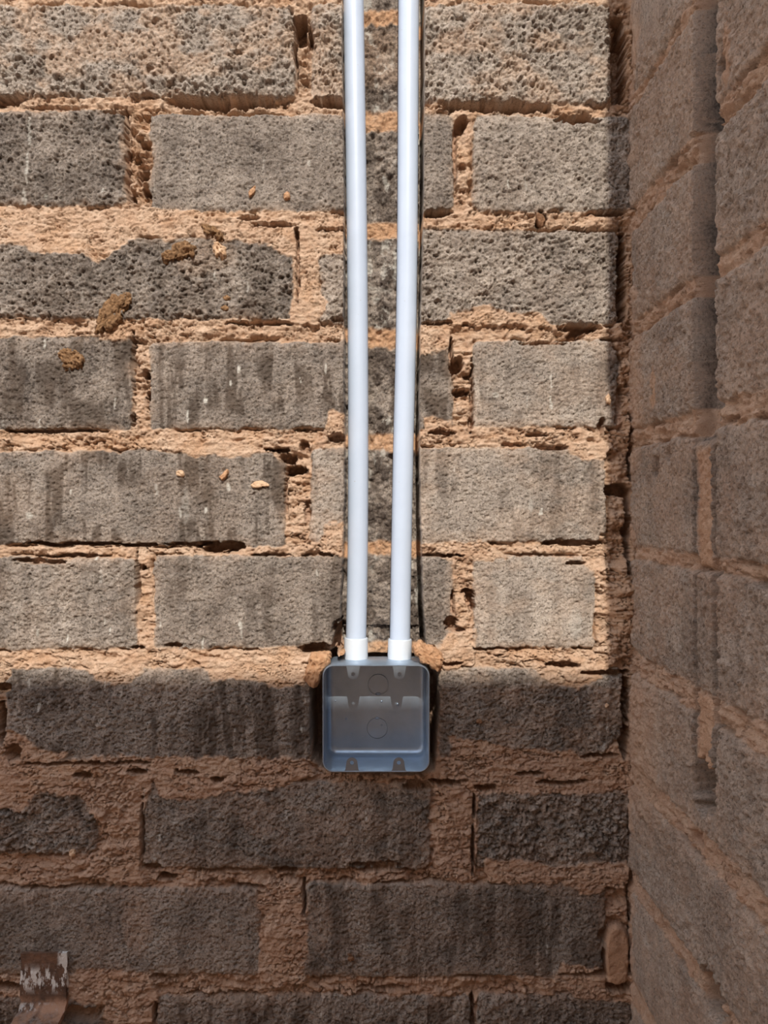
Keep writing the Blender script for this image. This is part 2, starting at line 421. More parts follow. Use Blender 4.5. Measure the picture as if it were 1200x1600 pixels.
def masonry(U, V, blocks, seed, corner=True):
    """depth (mm, into the wall) and albedo masks of block masonry sampled at U, V"""
    wu = (fbm(U / 26, V / 26, seed + 1, 3) - .5) * 9 + (vnoise(U / 5, V / 5, seed + 2) - .5) * 2.6
    wv = (fbm(U / 26, V / 26, seed + 3, 3) - .5) * 9 + (vnoise(U / 5, V / 5, seed + 4) - .5) * 2.6
    Uw, Vw = U + wu, V + wv
    sd = np.full(U.shape, 60.0, np.float32)
    P = {k: np.zeros(U.shape, np.float32) for k in ('rough', 'tone', 'stain', 'dust', 'off')}
    us, vs = U[0], V[:, 0]
    for bi, (u0, v0, u1, v1, ro, tn, stn, ds) in enumerate(blocks):
        i0, i1 = np.searchsorted(us, (u0 - 30, u1 + 30)); j0, j1 = np.searchsorted(-vs, (-(v1 + 30), -(v0 - 30)))
        if i0 >= i1 or j0 >= j1: continue
        S = (slice(j0, j1), slice(i0, i1))
        hu, hv = (u1 - u0) / 2, (v1 - v0) / 2
        rr = min(9 + 6 * ro, hu * .8)
        qx = np.abs(Uw[S] - (u0 + u1) / 2) - hu + rr; qy = np.abs(Vw[S] - (v0 + v1) / 2) - hv + rr
        d = np.sqrt(np.maximum(qx, 0) ** 2 + np.maximum(qy, 0) ** 2) + np.minimum(np.maximum(qx, qy), 0) - rr
        m = d < sd[S]
        sd[S] = np.where(m, d, sd[S])
        rb = random.Random(seed * 1000 + bi)
        tilt = rb.uniform(-1, 1) * (U[S] - (u0 + u1) / 2) / 300 + rb.uniform(-1, 1) * (V[S] - (v0 + v1) / 2) / 150
        for k, val in (('rough', ro), ('tone', tn), ('stain', stn), ('dust', ds), ('off', rb.uniform(-.7, .9) + tilt)):
            P[k][S] = np.where(m, val, P[k][S])
    for (cu, cv, cr) in (CHIPS if corner else []):
        d = cr * .75 - np.hypot(Uw - cu - (6 if cu > 500 else -6), Vw - cv)
        sd = np.maximum(sd, np.where(np.hypot(U - cu, V - cv) < cr * 1.2, d, -99))
    inb = sstep(1.6, -1.2, sd)                                    # 1 on a block face
    ro = P['rough']
    # block face relief
    w1, w2, wv1 = worley(U / 11 + wu / 9, V / 10 + wv / 9, seed + 20)
    p1, p2, pv = worley(U / 5.2, V / 5.0, seed + 21)
    pebble = np.sqrt(np.clip(1 - (w1 * 1.35) ** 2, 0, 1)) * np.clip(wv1 - .35, 0, 1) * 3.0 + (1 - np.clip(p1 * 1.25, 0, 1)) * (pv - .2) * 1.5
    patch = sstep(.36, .62, fbm(U / 60, V / 45, seed + 22, 3))
    rel = fbm(U / 18, V / 16, seed + 23, 4, .6) - .5
    pits = sstep(.60, .72, fbm(U / 7.5, V / 6, seed + 24, 3, .6))
    fine = fbm(U / 5.2, V / 4.2, seed + 25, 2, .7) - .5
    g1, g2, gv = worley(U / 6.5 + wu / 5, V / 5.2 + wv / 5, seed + 26)
    t1, t2_, tv = worley(U / 8.5 + wu / 7, V / 7.0 + wv / 7, seed + 27)
    hole = sstep(.34, .12, t1) * (tv > .52)
    wrinkle = sstep(.030, .006, np.abs(fbm(U / 26, V / 8, seed + 28, 4, .6) - .5)) * sstep(.36, .56, fbm(U / 36, V / 26, seed + 29, 2))
    grit = (1 - np.clip(g1 * 1.25, 0, 1)) * (gv - .25)
    hr = rel * (1.6 + 4.2 * ro) - pebble * ro * (.75 + 1.2 * patch) + pits * (0.6 + 1.5 * ro * patch) + fine * (1.1 + 1.3 * ro) - grit * (.7 + .9 * ro) + hole * (1.2 + 1.6 * ro)
    edge = np.exp(np.minimum(sd, 0) / 3.2) * (1.1 + 2.6 * ro)
    hb = P['off'] + hr + edge * 1.1
    # mortar relief
    l1, l2, lv = worley(U / 15 + wu / 6, V / 11 + wv / 6, seed + 30)
    trowel = fbm(U / 34, V / 6, seed + 31, 4, .6) - .5
    lumps = fbm(U / 12, V / 10, seed + 32, 4, .62) - .5
    deep = fbm(U / 55, V / 28, seed + 33, 3)
    flat = sstep(.45, .6, fbm(U / 120, V / 50, seed + 34, 2))
    crack = sstep(.055, .0, np.abs(fbm(U / 30, V / 20, seed + 35, 4, .6) - .5)) * sstep(.45, .62, fbm(U / 80, V / 60, seed + 36, 2))
    hm = 1.6 + sstep(.42, .8, deep) * 5.0 + trowel * (3.6 + 2.2 * flat) + lumps * (6.4 - 3.4 * flat) - (1 - np.clip(l1 * 1.2, 0, 1)) * 1.8 * (1 - flat) + crack * 4.0 + fine * 2.4 - grit * 1.5 + wrinkle * 3.0 + hole * 1.2
    # shadow joint: mortar breaks away along some block edges
    brk = sstep(.56, .70, fbm(U / 42, V / 42, seed + 40, 3))
    hm = hm + np.exp(-((sd - 2.6) / 2.2) ** 2) * brk * 7.0
    mort = 1 - inb
    h = hm * mort + hb * inb
    smear_cov = np.zeros(U.shape, np.float32)
    if corner:
        for poly, lift in SMEARS:
            xs = [p[0] for p in poly]; ys = [p[1] for p in poly]
            i0, i1 = np.searchsorted(us, (min(xs) - 10, max(xs) + 10)); j0, j1 = np.searchsorted(-vs, (-(max(ys) + 10), -(min(ys) - 10)))
            if i0 >= i1 or j0 >= j1: continue
            S = (slice(j0, j1), slice(i0, i1))
            d = poly_sd(Uw[S] + wu[S] * .6, Vw[S] + wv[S] * .6, poly)
            c = sstep(1.5, -3.0, d)
            hs = -lift + .4 + trowel[S] * 3.0 + lumps[S] * 2.4 + crack[S] * 2.6 + fine[S] * 1.9 - grit[S] * 1.0 + wrinkle[S] * 2.6 + hole[S] * .8 + np.exp(-((d + 1) / 2.5) ** 2) * -.3
            h[S] = h[S] * (1 - c) + np.minimum(hs, np.where(inb[S] > .5, hs, h[S] + 1.0)) * c
            mort[S] = np.maximum(mort[S], c)
    return dict(h=h.astype(np.float32), mortar=mort, inb=inb, sd=sd, wu=wu, wv=wv, trowel=trowel, lumps=lumps, fine=fine, pebble=pebble, pits=pits, rel=rel, **P)

def masks(R, U, V, seed):
    """albedo masks only: pebbles come out lighter, pits darker"""
    inb = R['inb']
    streak = sstep(.46, .66, fbm(U / 15, V / 95, seed + 50, 4, .55)) * sstep(.35, .6, fbm(U / 70, V / 60, seed + 51, 2) + .12)
    stain = np.clip(streak * R['stain'] * 2.0, 0, 1)
    tone = R['tone'] + (fbm(U / 80, V / 60, seed + 52, 3) - .5) * .42 + (fbm(U / 13, V / 60, seed + 53, 3) - .5) * .24
    tone = tone + R['pebble'] * R['rough'] * .10 - R['pits'] * .07
    tone = tone + np.exp(np.minimum(R['sd'], 0) / 7) * .08
    dust = R['dust'] * 1.6 * sstep(.38, .68, fbm(U / 50, V / 34, seed + 54, 4)) + .75 * np.exp(np.minimum(R['sd'], 0) / 6.0) * sstep(.45, .62, fbm(U / 34, V / 34, seed + 55, 3))
    # lime drips: short pale vertical dashes
    cu, cv = U / 17.0, V / 34.0
    ix, iz = np.floor(cu), np.floor(cv)
    px, pz = _hash(ix, iz, seed + 60), _hash(ix, iz, seed + 61)
    wd = (.03 + .10 * _hash(ix, iz, seed + 63) ** 2) * (.4 + 1.2 * vnoise(U / 3, V / 5, seed + 64))
    drip = (np.abs(cu - ix - .2 - .6 * px + R['wu'] * .03) < wd) & (np.abs(cv - iz - .5) < .12 + .22 * pz) & (_hash(ix, iz, seed + 62) > .955)
    lime = drip.astype(np.float32) * inb * np.clip(.25 + .6 * px, 0, 1) * (R['rough'] < .6)
    return dict(mortar=np.clip(R['mortar'], 0, 1), tone=np.clip(tone, 0, 1), stain=stain, dust=np.clip(dust, 0, 1) * inb, lime=lime,
                fresh=np.zeros(U.shape, np.float32), warm=np.zeros(U.shape, np.float32))

def grid_mesh(name, co, attrs, mat, skirt):
    """heightfield grid co[j, i, 3] closed behind by a skirt towards the vector skirt"""
    nz, nx = co.shape[:2]
    idx = np.arange(nz * nx).reshape(nz, nx)
    quads = np.stack([idx[:-1, :-1], idx[:-1, 1:], idx[1:, 1:], idx[1:, :-1]], -1).reshape(-1, 4)
    ring = np.concatenate([idx[0, :], idx[1:, -1], idx[-1, -2::-1], idx[-2:0:-1, 0]])
    pts = co.reshape(-1, 3)
    rim = pts[ring].copy()
    ax = int(np.argmax(np.abs(skirt)))
    rim[:, ax] = skirt[ax]
    base = len(pts); nr = len(ring)
    pts = np.concatenate([pts, rim])
    k = np.arange(nr); k1 = (k + 1) % nr
    sk = np.stack([ring[k], base + k, base + k1, ring[k1]], -1)
    nq = len(quads) + len(sk)
    loops = np.concatenate([quads.ravel(), sk.ravel(), base + k[::-1]]).astype(np.int32)
    me = bpy.data.meshes.new(name)
    me.vertices.add(len(pts)); me.vertices.foreach_set('co', pts.astype(np.float32).ravel())
    me.loops.add(len(loops)); me.loops.foreach_set('vertex_index', loops)
    me.polygons.add(nq + 1)
    me.polygons.foreach_set('loop_start', np.concatenate([np.arange(nq + 1) * 4]).astype(np.int32))
    me.update(calc_edges=True)
    me.validate()
    sm = np.zeros(len(me.polygons), bool); sm[:len(quads)] = True
    me.polygons.foreach_set('use_smooth', sm)
    for an, av in attrs.items():
        a = me.attributes.new(an, 'FLOAT', 'POINT')
        a.data.foreach_set('value', np.concatenate([av.ravel(), np.zeros(nr)]).astype(np.float32))
    return link(name, me, mat)

def build_back_wall():
    gx = axis([(-1.05, -0.40, 0.012), (-0.40, -0.062, 0.00095), (-0.062, -0.030, 0.0006), (-0.030, 0.026, 0.0009), (0.026, 0.044, 0.0005), (0.044, 0.250, 0.00095)])
    gz = axis([(-0.76, -0.505, 0.010), (-0.505, 0.505, 0.00095), (0.505, 1.30, 0.012)])
    X, Z = np.meshgrid(gx, gz)
    U = X * PX + 600; V = 800 - Z * PX
    V = V[::1]; U = U[::1]
    R = masonry(U, V, BLOCKS, 3)
    h = R['h']; A = masks(R, U, V, 3)
    Uw, Vw = U + R['wu'], V + R['wv']
    us, vs = U[0], V[:, 0]
    # pockets
    for (cu, cv, ru, rv, dp) in GAPS:
        i0, i1 = np.searchsorted(us, (cu - ru * 1.5 - 8, cu + ru * 1.5 + 8)); j0, j1 = np.searchsorted(-vs, (-(cv + rv * 1.5 + 8), -(cv - rv * 1.5 - 8)))
        if i0 >= i1 or j0 >= j1: continue
        S = (slice(j0, j1), slice(i0, i1))
        nu, nv = (U[S] + R['wu'][S] * .7 - cu) / ru, (V[S] + R['wv'][S] * .7 - cv) / rv
        q = np.abs(nu) ** 2.6 + np.abs(nv) ** 2.2 + (fbm(U[S] / 14, V[S] / 7, 77, 3, .7) - .5) * 2.0
        c = sstep(1.12, .78, q)
        h[S] = np.maximum(h[S], h[S] * (1 - c) + (dp * 1.3 + R['lumps'][S] * 10 + R['fine'][S] * 3) * c)
        A['mortar'][S] = np.maximum(A['mortar'][S], c * .9)
        A['warm'][S] = np.maximum(A['warm'][S], c * .6)
    # broken mortar in some head joints
    for (a, b, c0, d0, amp) in ((196, 236, 176, 322, 9), (206, 234, 530, 670, 6), (706, 738, 550, 668, 6), (462, 487, 20, 150, 8), (447, 485, 705, 850, 4), (948, 990, 500, 900, 7), (708, 740, 880, 1010, 4), (150, 225, 1200, 1340, 4), (670, 742, 1225, 1360, 3), (946, 990, 1380, 1560, 5)):
        S = (U > a) & (U < b) & (V > c0) & (V < d0)
        h[S] += (fbm(U[S] / 17, V[S] / 13, 91, 4, .6) - .42) * amp * 2 * R['mortar'][S]
    # fillet of mortar running up the corner
    cor = sstep(952, 992, U + R['wu'] * 2 + (fbm(U / 60, V / 60, 95, 3) - .5) * 60) * (1 - R['inb'])
    h -= cor * (3.0 + 5.0 * sstep(560, 700, V) * sstep(1040, 960, V))
    h -= sstep(935, 975, U) * sstep(1040, 1000, V) * sstep(840, 880, V) * 5.0 * (1 - R['inb'])
    A['fresh'] += sstep(940, 975, U) * .35 * A['mortar']
    # two rubbed orange plugs of mortar in the corner
    pl = sstep(1.2, .6, ((U - 964) / 19) ** 2 + ((V - 1492) / 48) ** 4)
    h = h * (1 - pl) + (-3.5 + R['lumps'] * 3) * pl
    A['fresh'] = np.maximum(A['fresh'], pl)
    A['mortar'] = np.maximum(A['mortar'], pl)
    # redder mortar in the lower courses: warm look of shade painted into its colour
    A['warm'] = np.maximum(A['warm'], sstep(1075, 1230, V + (fbm(U / 90, V / 60, 97, 3) - .5) * 160) * (.42 + .5 * (fbm(U / 60, V / 40, 98, 3) - .3)))
    A['dust'] = np.maximum(A['dust'], .8 * R['inb'] * sstep(1150, 1230, V) * np.exp(np.minimum(R['sd'], 0) / 18) * sstep(.38, .58, fbm(U / 46, V / 30, 100, 4)))
    rub = sstep(.55, .74, fbm(U / 44, V / 30, 99, 3)) * .38
    A['fresh'] = np.maximum(A['fresh'], rub * A['mortar'])
    # tan staining of a few block faces
    for (cu, cv, ru, rv, s) in ((215, 1440, 28, 60, .8), (60, 1395, 70, 20, .5), (195, 225, 10, 20, 1.0), (260, 1070, 40, 14, .4), (890, 700, 60, 14, .4), (500, 1440, 22, 60, .5), (20, 780, 40, 50, .25), (330, 400, 45, 30, .45), (300, 415, 30, 24, .45), (530, 420, 24, 60, .2)):
        q = sstep(1.2, .2, ((Uw - cu) / ru) ** 2 + ((Vw - cv) / rv) ** 2)
        A['dust'] = np.maximum(A['dust'], q * s * R['inb'])
    # lime runs and spatters
    for (cu, cv, ru, rv, a) in ((47, 205, 3, 26, .5), (43, 262, 2.2, 30, .6), (38, 310, 4, 14, .5), (162, 298, 1.8, 4.5, .9), (72, 307, 2, 5, .6), (373, 577, 2.2, 6, .9), (360, 598, 1.8, 5, .9), (321, 625, 3.4, 5.5, .9), (293, 650, 2, 11, .8), (509, 575, 2.2, 9, .7), (336, 432, 1.6, 9, .6), (387, 450, 1.5, 10, .5), (69, 538, 2.2, 8, .8),
                              (45, 805, 6, 5, .6), (110, 768, 1.8, 5, .8), (281, 802, 2, 9, .6), (357, 760, 2.6, 7, .8), (321, 797, 2, 5, .8), (105, 998, 2, 6, .9), (172, 985, 1.8, 6, .7), (375, 977, 3, 7, .85), (377, 992, 1.6, 9, .6), (495, 895, 1.6, 7, .6), (250, 975, 1.6, 5, .7), (60, 990, 2, 6, .6), (775, 617, 5, 5, .35), (830, 790, 4, 12, .3), (900, 975, 10, 26, .3), (290, 790, 6, 30, .2), (130, 460, 1.5, 10, .4), (560, 1440, 1.6, 6, .5), (500, 1440, 1.4, 8, .5), (65, 680, 2, 4, .4), (45, 1068, 2, 8, .5), (190, 1085, 2, 7, .4)):
        q = ((Uw - R['wu'] * .6 - cu) / ru) ** 2 + ((Vw - R['wv'] * .6 - cv) / rv) ** 2
        A['lime'] = np.maximum(A['lime'], sstep(1.3, .5, q) * a * R['inb'])
    # the chase cut for the conduits, with a saw kerf on its right
    cl = np.interp(V, *zip(*CHASE_L)) + (vnoise(V / 23, V / 90, 41) - .5) * 1.6 + (vnoise(V / 5, V * 0, 42) - .5) * .9
    cr = np.interp(V, *zip(*CHASE_R)) + (vnoise(V / 40, V / 90, 43) - .5) * .8
    kw = np.interp(V, *zip(*KERF_W))
    top = (V < 1040).astype(np.float32)
    inside = sstep(-.2, 1.4, U - cl) * sstep(-.1, .8, cr - U) * top
    fl = fbm(U / 10, V / 13, 44, 4, .6); c1, c2, cv_ = worley(U / 13, V / 11, 45)
    floor = 33 + (fl - .5) * 9 - (1 - np.clip(c1 * 1.3, 0, 1)) * 2.2 + (fbm(U / 60, V / 40, 46, 3) - .5) * 7 - sstep(560, 543, U) * 7 + (vnoise(U / 2.3, V / 2.3, 47) - .5) * 1.4
    floor = np.where(V > 985, floor + 4, floor)
    kerf = sstep(kw + .8, kw - .6, cr - U) * (V < 1010)
    floor = floor * (1 - kerf) + 54 * kerf
    h = h * (1 - inside) + np.maximum(floor, h) * inside
    band = np.zeros(U.shape, np.float32)
    wob = (fbm(U / 18, V / 18, 48, 3) - .5) * 20
    for a, b in FRESH_BANDS: band = np.maximum(band, sstep(a - 3, a + 4, V + wob * .5) * sstep(b + 3, b - 4, V + wob))
    ch = inside > .5
    A['mortar'] = np.where(ch, band, A['mortar'])
    A['fresh'] = np.where(ch, band * .8, A['fresh'])
    white = sstep(.54, .70, fbm(U / 14, V / 24, 49, 4, .6)) * sstep(.42, .62, fbm(U / 40, V / 70, 50, 2))
    white = np.maximum(white, sstep(.5, .62, fbm(U / 12, V / 20, 52, 3)) * sstep(345, 365, V) * sstep(460, 415, V))
    dark = sstep(.48, .62, fbm(U / 24, V / 32, 51, 3)) * (1 - band)
    brown = sstep(5, 25, V) * sstep(120, 90, V)
    A['tone'] = np.where(ch, np.clip(.46 - dark * .32 + (fl - .5) * .5, 0, 1), A['tone'])
    A['stain'] = np.where(ch, dark * .35, A['stain'])
    A['dust'] = np.where(ch, np.clip(brown * .6 + .18 * fl, 0, 1), A['dust'])
    A['lime'] = np.where(ch, white * .62 * (1 - band * .7) * (fl > .42), A['lime'])
    A['tone'] = np.where((inside > .05) & ~ch, .5, A['tone'])
    # the hole knocked out for the steel box
    hole_poly = [(486, 1046), (500, 1032), (522, 1020), (533, 1031), (652, 1032), (668, 1027), (684, 1046), (686, 1100), (681, 1168), (678, 1205), (640, 1211), (520, 1209), (500, 1200), (487, 1188), (484, 1110)]
    d = poly_sd(Uw * .35 + U * .65, Vw * .35 + V * .65, hole_poly)
    hl = sstep(1.0, -2.0, d)
    h = h * (1 - hl) + np.maximum(h, 60 + R['lumps'] * 8) * hl
    A['mortar'] = np.maximum(A['mortar'] * (1 - hl), hl * .8); A['warm'] = np.maximum(A['warm'], hl * .8)
    co = np.stack([X, h * .001, Z], -1)
    o = grid_mesh('wall_back', co, A, M_WALL, np.array((0, .16, 0)))
    return tag(o, 'weathered grey block wall in crumbling red mortar behind the conduits', None, None, 'structure')

# ------------------------------------------------------------------ the right wall, with its own half chased groove
WX = 385.0 * DIST / F      # plane of the right wall

def build_right_wall():
    gs = axis([(-0.035, 0.140, 0.00125), (0.140, 0.198, 0.0005), (0.198, 0.275, 0.00125), (0.275, 0.585, 0.008)])
    gz = axis([(-0.76, -0.40, 0.0030), (-0.40, 0.42, 0.0012), (0.42, 1.30, 0.008)])
    S_, Z = np.meshgrid(gs, gz)
    U = S_ * PX; V = 800 - Z * PX
    r2 = random.Random(9)
    blocks = []
    rows = [(-164, -16)] + [(a + 2, b + (2 if i < 6 else 0)) for i, (a, b) in enumerate(ROWS)]
    for k in range(1, 7): rows.append((-164 - 172 * k, -16 - 172 * k))
    for k in range(1, 4): rows.append((1558 + 172 * k, 1700 + 172 * k))
    for i, (a, b) in enumerate(rows):
        tn = r2.uniform(.36, .48); st = r2.uniform(.05, .2)
        start = 6 if i % 2 else -60
        first = 505 if i % 2 else 440
        blocks.append((start, a, first, b, r2.uniform(.3, .55), tn + .16, st, .5))
        blocks.append((first + 28, a, first + 500, b, .5, tn + .16, st, .45))
    R = masonry(U, V, blocks, 23, corner=False)
    h = R['h'] * 1.0; A = masks(R, U, V, 23)
    A['dust'] = np.maximum(A['dust'], R['inb'] * np.exp(np.minimum(R['sd'], 0) / 13) * sstep(.36, .56, fbm(U / 40, V / 30, 36, 4)))
    A['lime'] *= .3
    A['warm'] = np.maximum(A['warm'], .45 + .4 * (fbm(U / 70, V / 50, 24, 3) - .4))  # warm look of shaded mortar painted over this wall as well
    A['dust'] = np.maximum(A['dust'], R['inb'] * (.48 + .5 * sstep(.36, .62, fbm(U / 80, V / 60, 25, 4))))
    low = sstep(1040, 1240, V)
    A['dust'] = np.maximum(A['dust'], R['inb'] * low * .55 * sstep(.36, .6, fbm((U + V) / 60, (V - U) / 24, 26, 3)))
    us, vs = U[0], V[:, 0]
    def su(u):  # pixel column on the photograph -> distance along this wall in wall pixels
        return (DIST - WX * F / (u - 600.0)) * PX
    def sv(u, v):
        return 800 + (v - 800) * (WX * F / (u - 600.0)) / DIST
    # chased groove: open above, two saw kerfs below
    g0, g1 = su(1083), su(1120)
    wob = (vnoise(V / 30, V * 0, 27) - .5) * 4
    open_end = sv(1088, 690)
    dep = np.interp(V, [sv(1100, 440), sv(1100, 500), sv(1100, 600), open_end, open_end + 40], [30, 27, 20, 15, 3])
    ing = sstep(-1.0, 2.0, U - g0 - wob * .4) * sstep(-.8, 1.2, g1 - U - wob * .2)
    rough_f = (fbm(U / 14, V / 12, 28, 4, .6) - .5) * 7
    gm = ing * sstep(open_end + 12, open_end - 14, V + rough_f * 2)
    h = h * (1 - gm) + np.maximum(h, dep + rough_f) * gm
    A['tone'] = np.where(gm > .5, .30 + rough_f * .02, A['tone'])
    A['mortar'] = np.where(gm > .5, A['mortar'] * .8 * sstep(.3, .5, fbm(U / 40, V / 30, 29, 3)), A['mortar'])
    A['dust'] = np.where(gm > .5, .35 * sstep(sv(1100, 430), sv(1100, 560), V), A['dust'])
    bot = sv(1105, 1262)
    below = sstep(open_end + 6, open_end + 20, V) * sstep(bot, bot - 12, V)
    kw = 5.5
    for kc in (g0 + 7, g1 - 6):
        kk = sstep(kw * 1.25, kw * .9, np.abs(U - kc + wob * .25 + R['fine'] * 2.0)) * below
        h = np.maximum(h, h * (1 - kk) + (20 + R['lumps'] * 6) * kk)
    strip = sstep(1, 4, U - g0 - 13) * sstep(1, 4, g1 - 12 - U)
    mf = strip * sstep(open_end + 4, open_end + 16, V) * sstep(sv(1100, 892), sv(1100, 880), V)
    mf = np.maximum(mf, strip * sstep(sv(1104, 1085), sv(1104, 1096), V) * sstep(bot, bot - 16, V))
    A['mortar'] = np.maximum(A['mortar'], mf); A['fresh'] = np.maximum(A['fresh'], mf * .5)
    h = h * (1 - mf) + (1.0 + R['lumps'] * 6 + R['trowel'] * 3) * mf
    # holes: below the groove, far bottom, corner
    for (u, v, ru, rv, dp) in ((1100, 1230, 30, 34, 40), (1112, 1556, 34, 26, 36), (1085, 1308, 16, 10, 10), (1058, 1290, 12, 6, 8), (1007, 1285, 14, 8, 10), (1128, 100, 8, 14, 14), (1026, 730, 14, 18, 7), (1046, 712, 14, 12, 5), (1142, 655, 20, 4, 10), (1190, 912, 20, 5, 12), (1030, 1440, 8, 12, 10)):
        cu, cv = su(u), sv(u, v)
        q = ((U - cu) / ru) ** 2 + ((V - cv) / rv) ** 2 + (vnoise(U / 8, V / 8, 33) - .5) * 1.1
        c = sstep(1.1, .5, q)
        h = np.maximum(h, h * (1 - c) + (dp + R['lumps'] * 8) * c)
        A['warm'] = np.maximum(A['warm'], c)
    # mortar rubbed out of the corner on to this wall
    cs = sstep(34, 6, U + (fbm(U / 40, V / 40, 34, 3) - .5) * 70) * sstep(.38, .56, fbm(U * 0, V / 70, 35, 3))
    cs = np.maximum(cs, sstep(70, 20, U + R['wu'] * 3) * sstep(sv(1000, 480), sv(1000, 540), V) * sstep(sv(1000, 760), sv(1000, 700), V))
    cs = np.maximum(cs, sstep(150, 60, U + R['wu'] * 5) * sstep(sv(1020, 1050), sv(1020, 1110), V) * sstep(sv(1020, 1330), sv(1020, 1240), V))
    h = h - cs * (1.4 + R['trowel'] * 3)
    A['mortar'] = np.maximum(A['mortar'], cs * .85)
    # brown scar high on the first face
    for (u, v, ru, rv) in ((1020, 605, 12, 34), (1135, 85, 12, 40)):
        c = sstep(1.1, .5, ((U - su(u)) / ru) ** 2 + ((V - sv(u, v)) / rv) ** 2)
        A['mortar'] = np.maximum(A['mortar'], c * .7); A['fresh'] = np.maximum(A['fresh'], c * .6)
    co = np.stack([WX + h * .001, -S_, Z], -1)
    o = grid_mesh('wall_right', co, A, M_WALL, np.array((WX + .15, 0, 0)))
    return tag(o, 'shaded return wall of grey blocks at the right with a chased groove', None, None, 'structure')

build_back_wall()
build_right_wall()

def box_mesh(name, lo, hi, mat):
    bm = bmesh.new()
    bmesh.ops.create_cube(bm, size=1.0)
    for v in bm.verts:
        v.co = Vector([(lo[i] + hi[i]) / 2 + v.co[i] * (hi[i] - lo[i]) for i in range(3)])
    return from_bm(name, bm, mat, None, False)

tag(box_mesh('floor', (-2.5, -4.0, -0.80), (1.6, 0.16, -0.74), M_SOIL), 'red soil floor below the block wall', None, None, 'structure')
FRONT_Y = -1.35
FRONT_Z = -0.158 + SUN_T * 1.35
tag(box_mesh('wall_front', (-2.2, FRONT_Y - 0.14, -0.76), (1.2, FRONT_Y, FRONT_Z), M_FAR), 'low unfinished block wall facing the conduits', None, None, 'structure')

# ------------------------------------------------------------------ conduits
def tube(bm, pts, rad, seg=40, cap=True):
    """tube through points; rad is one radius or a list"""
    n = len(pts); rad = rad if isinstance(rad, (list, tuple)) else [rad] * n
    rings = []
    for i, p in enumerate(pts):
        t = (pts[min(i + 1, n - 1)] - pts[max(i - 1, 0)])
        if t.length < 1e-9: t = Vector((0, 0, 1))
        t.normalize()
        a = t.cross(Vector((0, 1, 0))).normalized(); b = t.cross(a).normalized()
        rings.append([bm.verts.new(p + (a * math.cos(q) + b * math.sin(q)) * rad[i]) for q in [2 * math.pi * k / seg for k in range(seg)]])
    for r0, r1 in zip(rings[:-1], rings[1:]):
        for k in range(seg):
            bm.faces.new((r0[k], r0[(k + 1) % seg], r1[(k + 1) % seg], r1[k]))
    if cap:
        bm.faces.new(rings[0]); bm.faces.new(rings[-1])
    return rings

def conduit(label, path, ring_v):
    """path: (u, v, y) of the centre line from the box up; ring_v: photograph rows of the coupling's ends"""
    ctrl = [at(u, v, y) for u, v, y in path]
    base = ctrl[0].copy()
    root = empty('conduit', base)
    pts = []
    for i in range(len(ctrl) - 1):                                # Catmull-Rom through the centre line
        p0, p1, p2, p3 = ctrl[max(i - 1, 0)], ctrl[i], ctrl[i + 1], ctrl[min(i + 2, len(ctrl) - 1)]
        for k in range(8):
            t = k / 8
            pts.append(.5 * ((2 * p1) + (p2 - p0) * t + (2 * p0 - 5 * p1 + 4 * p2 - p3) * t * t + (3 * p1 - p0 - 3 * p2 + p3) * t ** 3))
    pts.append(ctrl[-1])
    bm = bmesh.new(); tube(bm, [p - base for p in pts], 0.0100)
    from_bm('pipe', bm, M_PVC, root)
    z0, z1 = at(600, ring_v[1], path[0][2]).z, at(600, ring_v[0], path[0][2]).z
    def pos(z):
        for a, b in zip(pts[:-1], pts[1:]):
            if (a.z <= z <= b.z): return a + (b - a) * ((z - a.z) / (b.z - a.z))
        return pts[0] + Vector((0, 0, z - pts[0].z))
    R = 0.0117
    prof = [(z0, .0098), (z0, R - .0006), (z0 + .0008, R), (z1 - .0012, R), (z1 - .0003, R - .0004), (z1, R - .0009), (z1, .0099)]
    bm = bmesh.new(); tube(bm, [pos(z) - base for z, _ in prof], [r for _, r in prof], 48, False)
    c = from_bm('coupling', bm, M_COUP, root, False)
    c.data.polygons.foreach_set('use_smooth', [True] * len(c.data.polygons))
    c['label'] = 'whiter collar joining the conduit to the box'
    e = c.modifiers.new('edges', 'EDGE_SPLIT'); e.split_angle = math.radians(35)
    return root

YP = 0.022
tag(conduit('left', [(556, 1033, YP), (556.3, 1000, YP), (559, 850, YP), (559.6, 650, YP), (558.8, 480, YP), (556.8, 290, .020), (552.3, 0, .016), (549, -200, .013), (545, -700, .012)], (996, 1033)),
    'white plastic conduit nearest the grey left edge of the chase, standing almost upright', 'conduit', 'white conduits in the chase')
tag(conduit('right', [(624, 1034, YP), (625, 1000, YP), (627.3, 850, YP), (630.2, 700, YP), (634.8, 500, YP), (637, 300, .020), (638.6, 0, .016), (641, -200, .013), (646, -700, .012)], (998, 1034)),
    'white plastic conduit beside the dark saw cut, leaning towards its top', 'conduit', 'white conduits in the chase')

# ------------------------------------------------------------------ the galvanised box
def rounded(w, h, r, y, seg=8):
    out = []
    for cx, cz, a0 in ((w / 2 - r, h / 2 - r, 0), (-w / 2 + r, h / 2 - r, 90), (-w / 2 + r, -h / 2 + r, 180), (w / 2 - r, -h / 2 + r, 270)):
        for k in range(seg + 1):
            a = math.radians(a0 + 90 * k / seg)
            out.append(Vector((cx + r * math.cos(a), y, cz + r * math.sin(a))))
    return out

